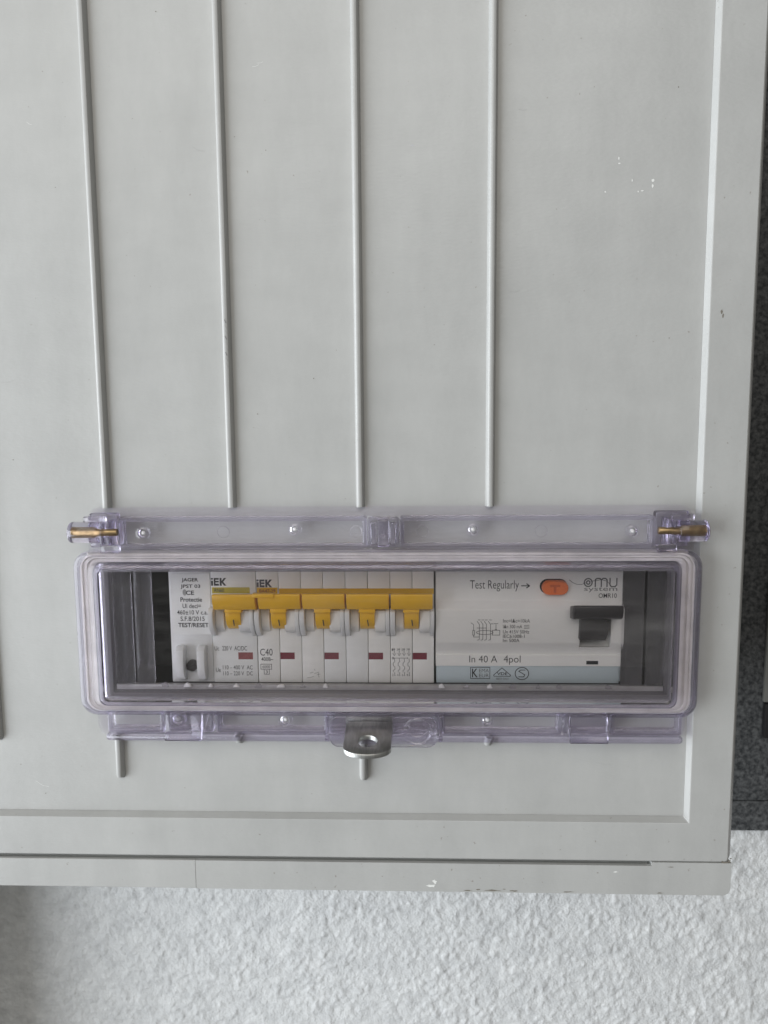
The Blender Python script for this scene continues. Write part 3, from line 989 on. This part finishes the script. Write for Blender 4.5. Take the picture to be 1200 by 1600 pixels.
# inner plate with the remaining knock-out strips and broken nubs
for a, b_, zz in ((-119.6, -111.8, 0), (-110.9, -103.6, 0), (81.8, 90.2, 0), (91.4, 98.6, 0)):
    B().box(a, b_, 0.6, 1.9, -104.6, -57.4).build('knockout_strip', 'clear_thin', base, 0.35)
B().box(-119.6, 98.6, 0.8, 3.0, -107.0, -104.9).build('sill_strip', 'sill', base, 0.2)
for x in (-99.3, -90.4, -81.0, -70.6, -61.8, -52.8, -43.8, -34.8, 11.5, 21.2, 30.5, 39.4, 49.5, 57.8, 77.1):
    b = B()
    w = random.uniform(0.9, 1.7)
    h = random.uniform(1.2, 2.1)
    pts = [(x - w, -105.2), (x + w, -105.2), (x + w * random.uniform(.3, .9), -105.2 + h * random.uniform(.6, .9)), (x + random.uniform(-.3, .3), -105.2 + h), (x - w * random.uniform(.4, .9), -105.2 + h * random.uniform(.4, .8))]
    b.prism([(q[0], q[1] - 0.5) for q in pts], -0.3, 0.75)
    b.build('broken_nub', 'nub' if random.random() < .7 else 'clear_thin', base, 0.18)

# gasket ring with fine ridges
g = B()
gp = [(2.3, 1.5, -7.0), (2.3, 1.5, -8.7), (2.5, 1.6, -8.8), (3.1, 1.95, -8.8), (3.2, 2.0, -7.9), (3.6, 2.2, -7.9), (3.7, 2.25, -8.8), (5.0, 2.95, -8.8), (5.1, 3.0, -8.0), (5.5, 3.2, -8.0), (5.6, 3.25, -8.8), (7.0, 4.2, -8.8), (7.4, 4.5, -8.6), (7.6, 4.6, -8.3), (7.6, 4.6, -7.0)]
LX0, LX1, LZ0, LZ1 = -129.6, 107.8, -113.4, -48.6
g.loops([rrect(LX0 + a, LX1 - a, LZ0 + b_, LZ1 - b_, max(1.2, 6.2 - a * .5), y) for a, b_, y in gp])

# lid: skirt, flange and raised window surround
l = B()
lp = [(0.0, 0.0, -5.6, 6.5), (0.0, 0.0, -9.8, 6.5), (0.12, 0.12, -10.35, 6.4), (0.45, 0.45, -10.8, 6.2), (1.0, 0.9, -11.05, 6.0), (1.9, 1.3, -11.1, 5.6), (2.1, 1.45, -11.45, 5.5), (2.7, 1.75, -11.45, 5.3), (2.9, 1.9, -11.1, 5.2),
      (7.6, 4.1, -11.1, 3.6), (8.1, 4.4, -11.3, 3.5), (8.35, 4.6, -11.8, 3.4), (8.55, 4.75, -12.9, 3.2), (8.7, 4.9, -13.4, 3.1), (9.1, 5.2, -13.8, 2.9), (9.7, 5.7, -14.0, 2.6), (10.6, 6.6, -14.0, 2.2),
      (10.6, 6.6, -12.2, 2.2), (10.2, 6.2, -9.4, 2.4), (9.8, 5.9, -8.9, 2.5), (8.2, 5.0, -8.9, 3.0), (1.6, 1.1, -8.9, 5.2), (1.4, 0.95, -8.5, 5.4), (1.3, 0.9, -5.6, 5.6)]
l.loops([rrect(LX0 + a, LX1 - a, LZ0 + b_, LZ1 - b_, r, y) for a, b_, y, r in lp])
lid = l.build('lid', 'clear', cov, sharp=50)
g.build('gasket', 'gasket', lid)
pn = B()
r_ = pn.loops([rrect(LX0 + 10.65, LX1 - 10.65, LZ0 + 6.65, LZ1 - 6.65, 2.1, y) for y in (-13.95, -12.3)], close=False)
pn.bm.faces.new(r_[0])
pn.bm.faces.new(r_[1])
pn.build('window_pane', 'pane', lid)

# hinge barrels, lugs and brass pins
for sgn, xa, xb in ((1, -130.6, -119.0), (-1, 98.4, 109.4)):
    B().cyl((xa, -8.6, -41.6), (xb, -8.6, -41.6), 4.1, 28).build('hinge_barrel', 'clear_solid', base, 0.9, 3)
    xo = xb if sgn > 0 else xa
    s2 = 1 if sgn > 0 else -1
    B().box(min(xo + s2 * .6, xo + s2 * 2.0), max(xo + s2 * .6, xo + s2 * 2.0), -11.2, -5, -46.2, -37.4).build('hinge_lug', 'clear_solid', lid, 0.4)
    B().box(min(xo + s2 * 2.6, xo + s2 * 4.6), max(xo + s2 * 2.6, xo + s2 * 4.6), -9.6, -3.6, -46.8, -37.0).build('hinge_knuckle', 'clear_solid', base, 0.4)
    B().box(min(xo + s2 * 0.2, xo + s2 * 7.5), max(xo + s2 * 0.2, xo + s2 * 7.5), -10.4, -8.2, -49.6, -46.5).build('hinge_arm', 'clear_solid', lid, 0.5)
    B().box(min(xo - s2 * 6.5, xo + s2 * 2.0), max(xo - s2 * 6.5, xo + s2 * 2.0), -9.2, -6.3, -37.9, -35.4).build('hinge_root', 'clear_solid', base, 0.8)
B().cyl((-129.6, -8.6, -41.6), (-112.4, -8.6, -41.6), 1.35, 18).build('hinge_pin', 'brass', cov, 0.2)
B().cyl((91.6, -8.6, -41.6), (108.6, -8.6, -41.6), 1.35, 18).build('hinge_pin', 'brass', cov, 0.2)

# snap tabs under the lid
for a, b_ in ((-97.0, -82.6), (60.4, 74.8)):
    tb = B()
    tb.prism_x([(-5.8, -113.7), (-8.6, -113.7), (-9.6, -120.4), (-10.6, -121.0), (-10.6, -123.9), (-8.4, -123.9), (-7.6, -120.6)], a, b_)
    tb.build('snap_tab', 'clear_solid', lid, 0.3)
    tb2 = B()
    tb2.prism([(b_ + .2, -113.8), (b_ + 2.6, -113.8), (b_ + .4, -121.5), (b_ - .2 + .4, -121.5)] if a < 0 else [(a - 3.2, -113.8), (a - .9, -113.8), (a - .2, -121.2), (a - .4, -121.2)], -8.4, -6.4)
    tb2.build('snap_rib', 'clear_solid', lid, 0.15)
# lock plate with moulded turn symbol
lk = B()
r_ = lk.loops([rrect(-32.0, 9.2, -125.7, -113.8, 3.2, y) for y in (-9.2, -10.9)], close=False)
lk.bm.faces.new(r_[0])
lk.bm.faces.new(r_[1])
plate = lk.build('lock_plate', 'clear', lid, 0.25)
for a in (-34.2, 10.0):
    B().box(a, a + 1.5, -9.4, -4.6, -124.0, -114.0).build('lock_guide', 'clear_solid', lid, 0.35)
b = B()
b.tube_path([(1.7 + 5.1 * math.cos(a), -11.0, -119.2 + 5.1 * math.sin(a)) for a in [math.radians(160 - 8 * i) for i in range(38)]], 0.42, 8)
b.build('turn_symbol', 'clear_solid', lid)
b = B()
b.tube_path([(1.7 + 4.4 * math.cos(a), -11.0, -117.2 + 4.0 * math.sin(a)) for a in [math.radians(200 + 7 * i) for i in range(20)]], 0.25, 8)
b.build('turn_symbol', 'clear_solid', lid)
b = B()
b.prism([(-5.2, -117.2), (-3.0, -115.2), (-1.0, -117.2), (-2.0, -118.1), (-2.9, -117.3), (-4.4, -118.9)], -11.5, -10.95)
b.build('turn_arrow', 'clear_solid', lid, 0.12)

# steel hasp: flat tongue with a hole, poking out through the lock plate
hs = B()
hw, L0, L1, cut = 8.9, 0.0, 16.6, 4.8
outl = [(-hw, L0), (hw, L0), (hw, L1 - 0.6)] + [(hw * math.cos(a), L1 - 0.6 + cut * math.sin(a)) for a in [math.radians(8 * i) for i in range(1, 22)]] + [(-hw, L1 - 0.6)]
hole = [(3.6 * math.cos(2 * math.pi * i / 28), 12.6 + 3.6 * math.sin(2 * math.pi * i / 28)) for i in range(28)]
tilt = math.radians(12)
def hp(u, v, w):     # along the tongue, across, through its thickness
    return Vector((-16.9 + u, -9.0 - v * math.cos(tilt) - w * math.sin(tilt), -115.9 - v * math.sin(tilt) - w * math.cos(tilt) * 1.0 + 0))
ev = []
for lp_ in (outl, hole):
    vs = [hs.bm.verts.new(hp(u, v, 0)) for u, v in lp_]
    for i in range(len(vs)):
        ev.append(hs.bm.edges.new((vs[i], vs[(i + 1) % len(vs)])))
fc = bmesh.ops.triangle_fill(hs.bm, use_beauty=True, use_dissolve=False, edges=ev)
faces = [x for x in fc['geom'] if isinstance(x, bmesh.types.BMFace)]
ex = bmesh.ops.extrude_face_region(hs.bm, geom=faces)
off = hp(0, 0, 1.7) - hp(0, 0, 0)
bmesh.ops.translate(hs.bm, verts=[v for v in ex['geom'] if isinstance(v, bmesh.types.BMVert)], vec=off)
bmesh.ops.dissolve_limit(hs.bm, angle_limit=0.01, verts=hs.bm.verts[:], edges=hs.bm.edges[:])
hasp = hs.build('hasp', 'steel', cov, 0.2, 2)
B().box(-26.0, -7.8, -8.6, -7.2, -121.0, -114.6).build('hasp_root', 'steel', hasp, 0.2)
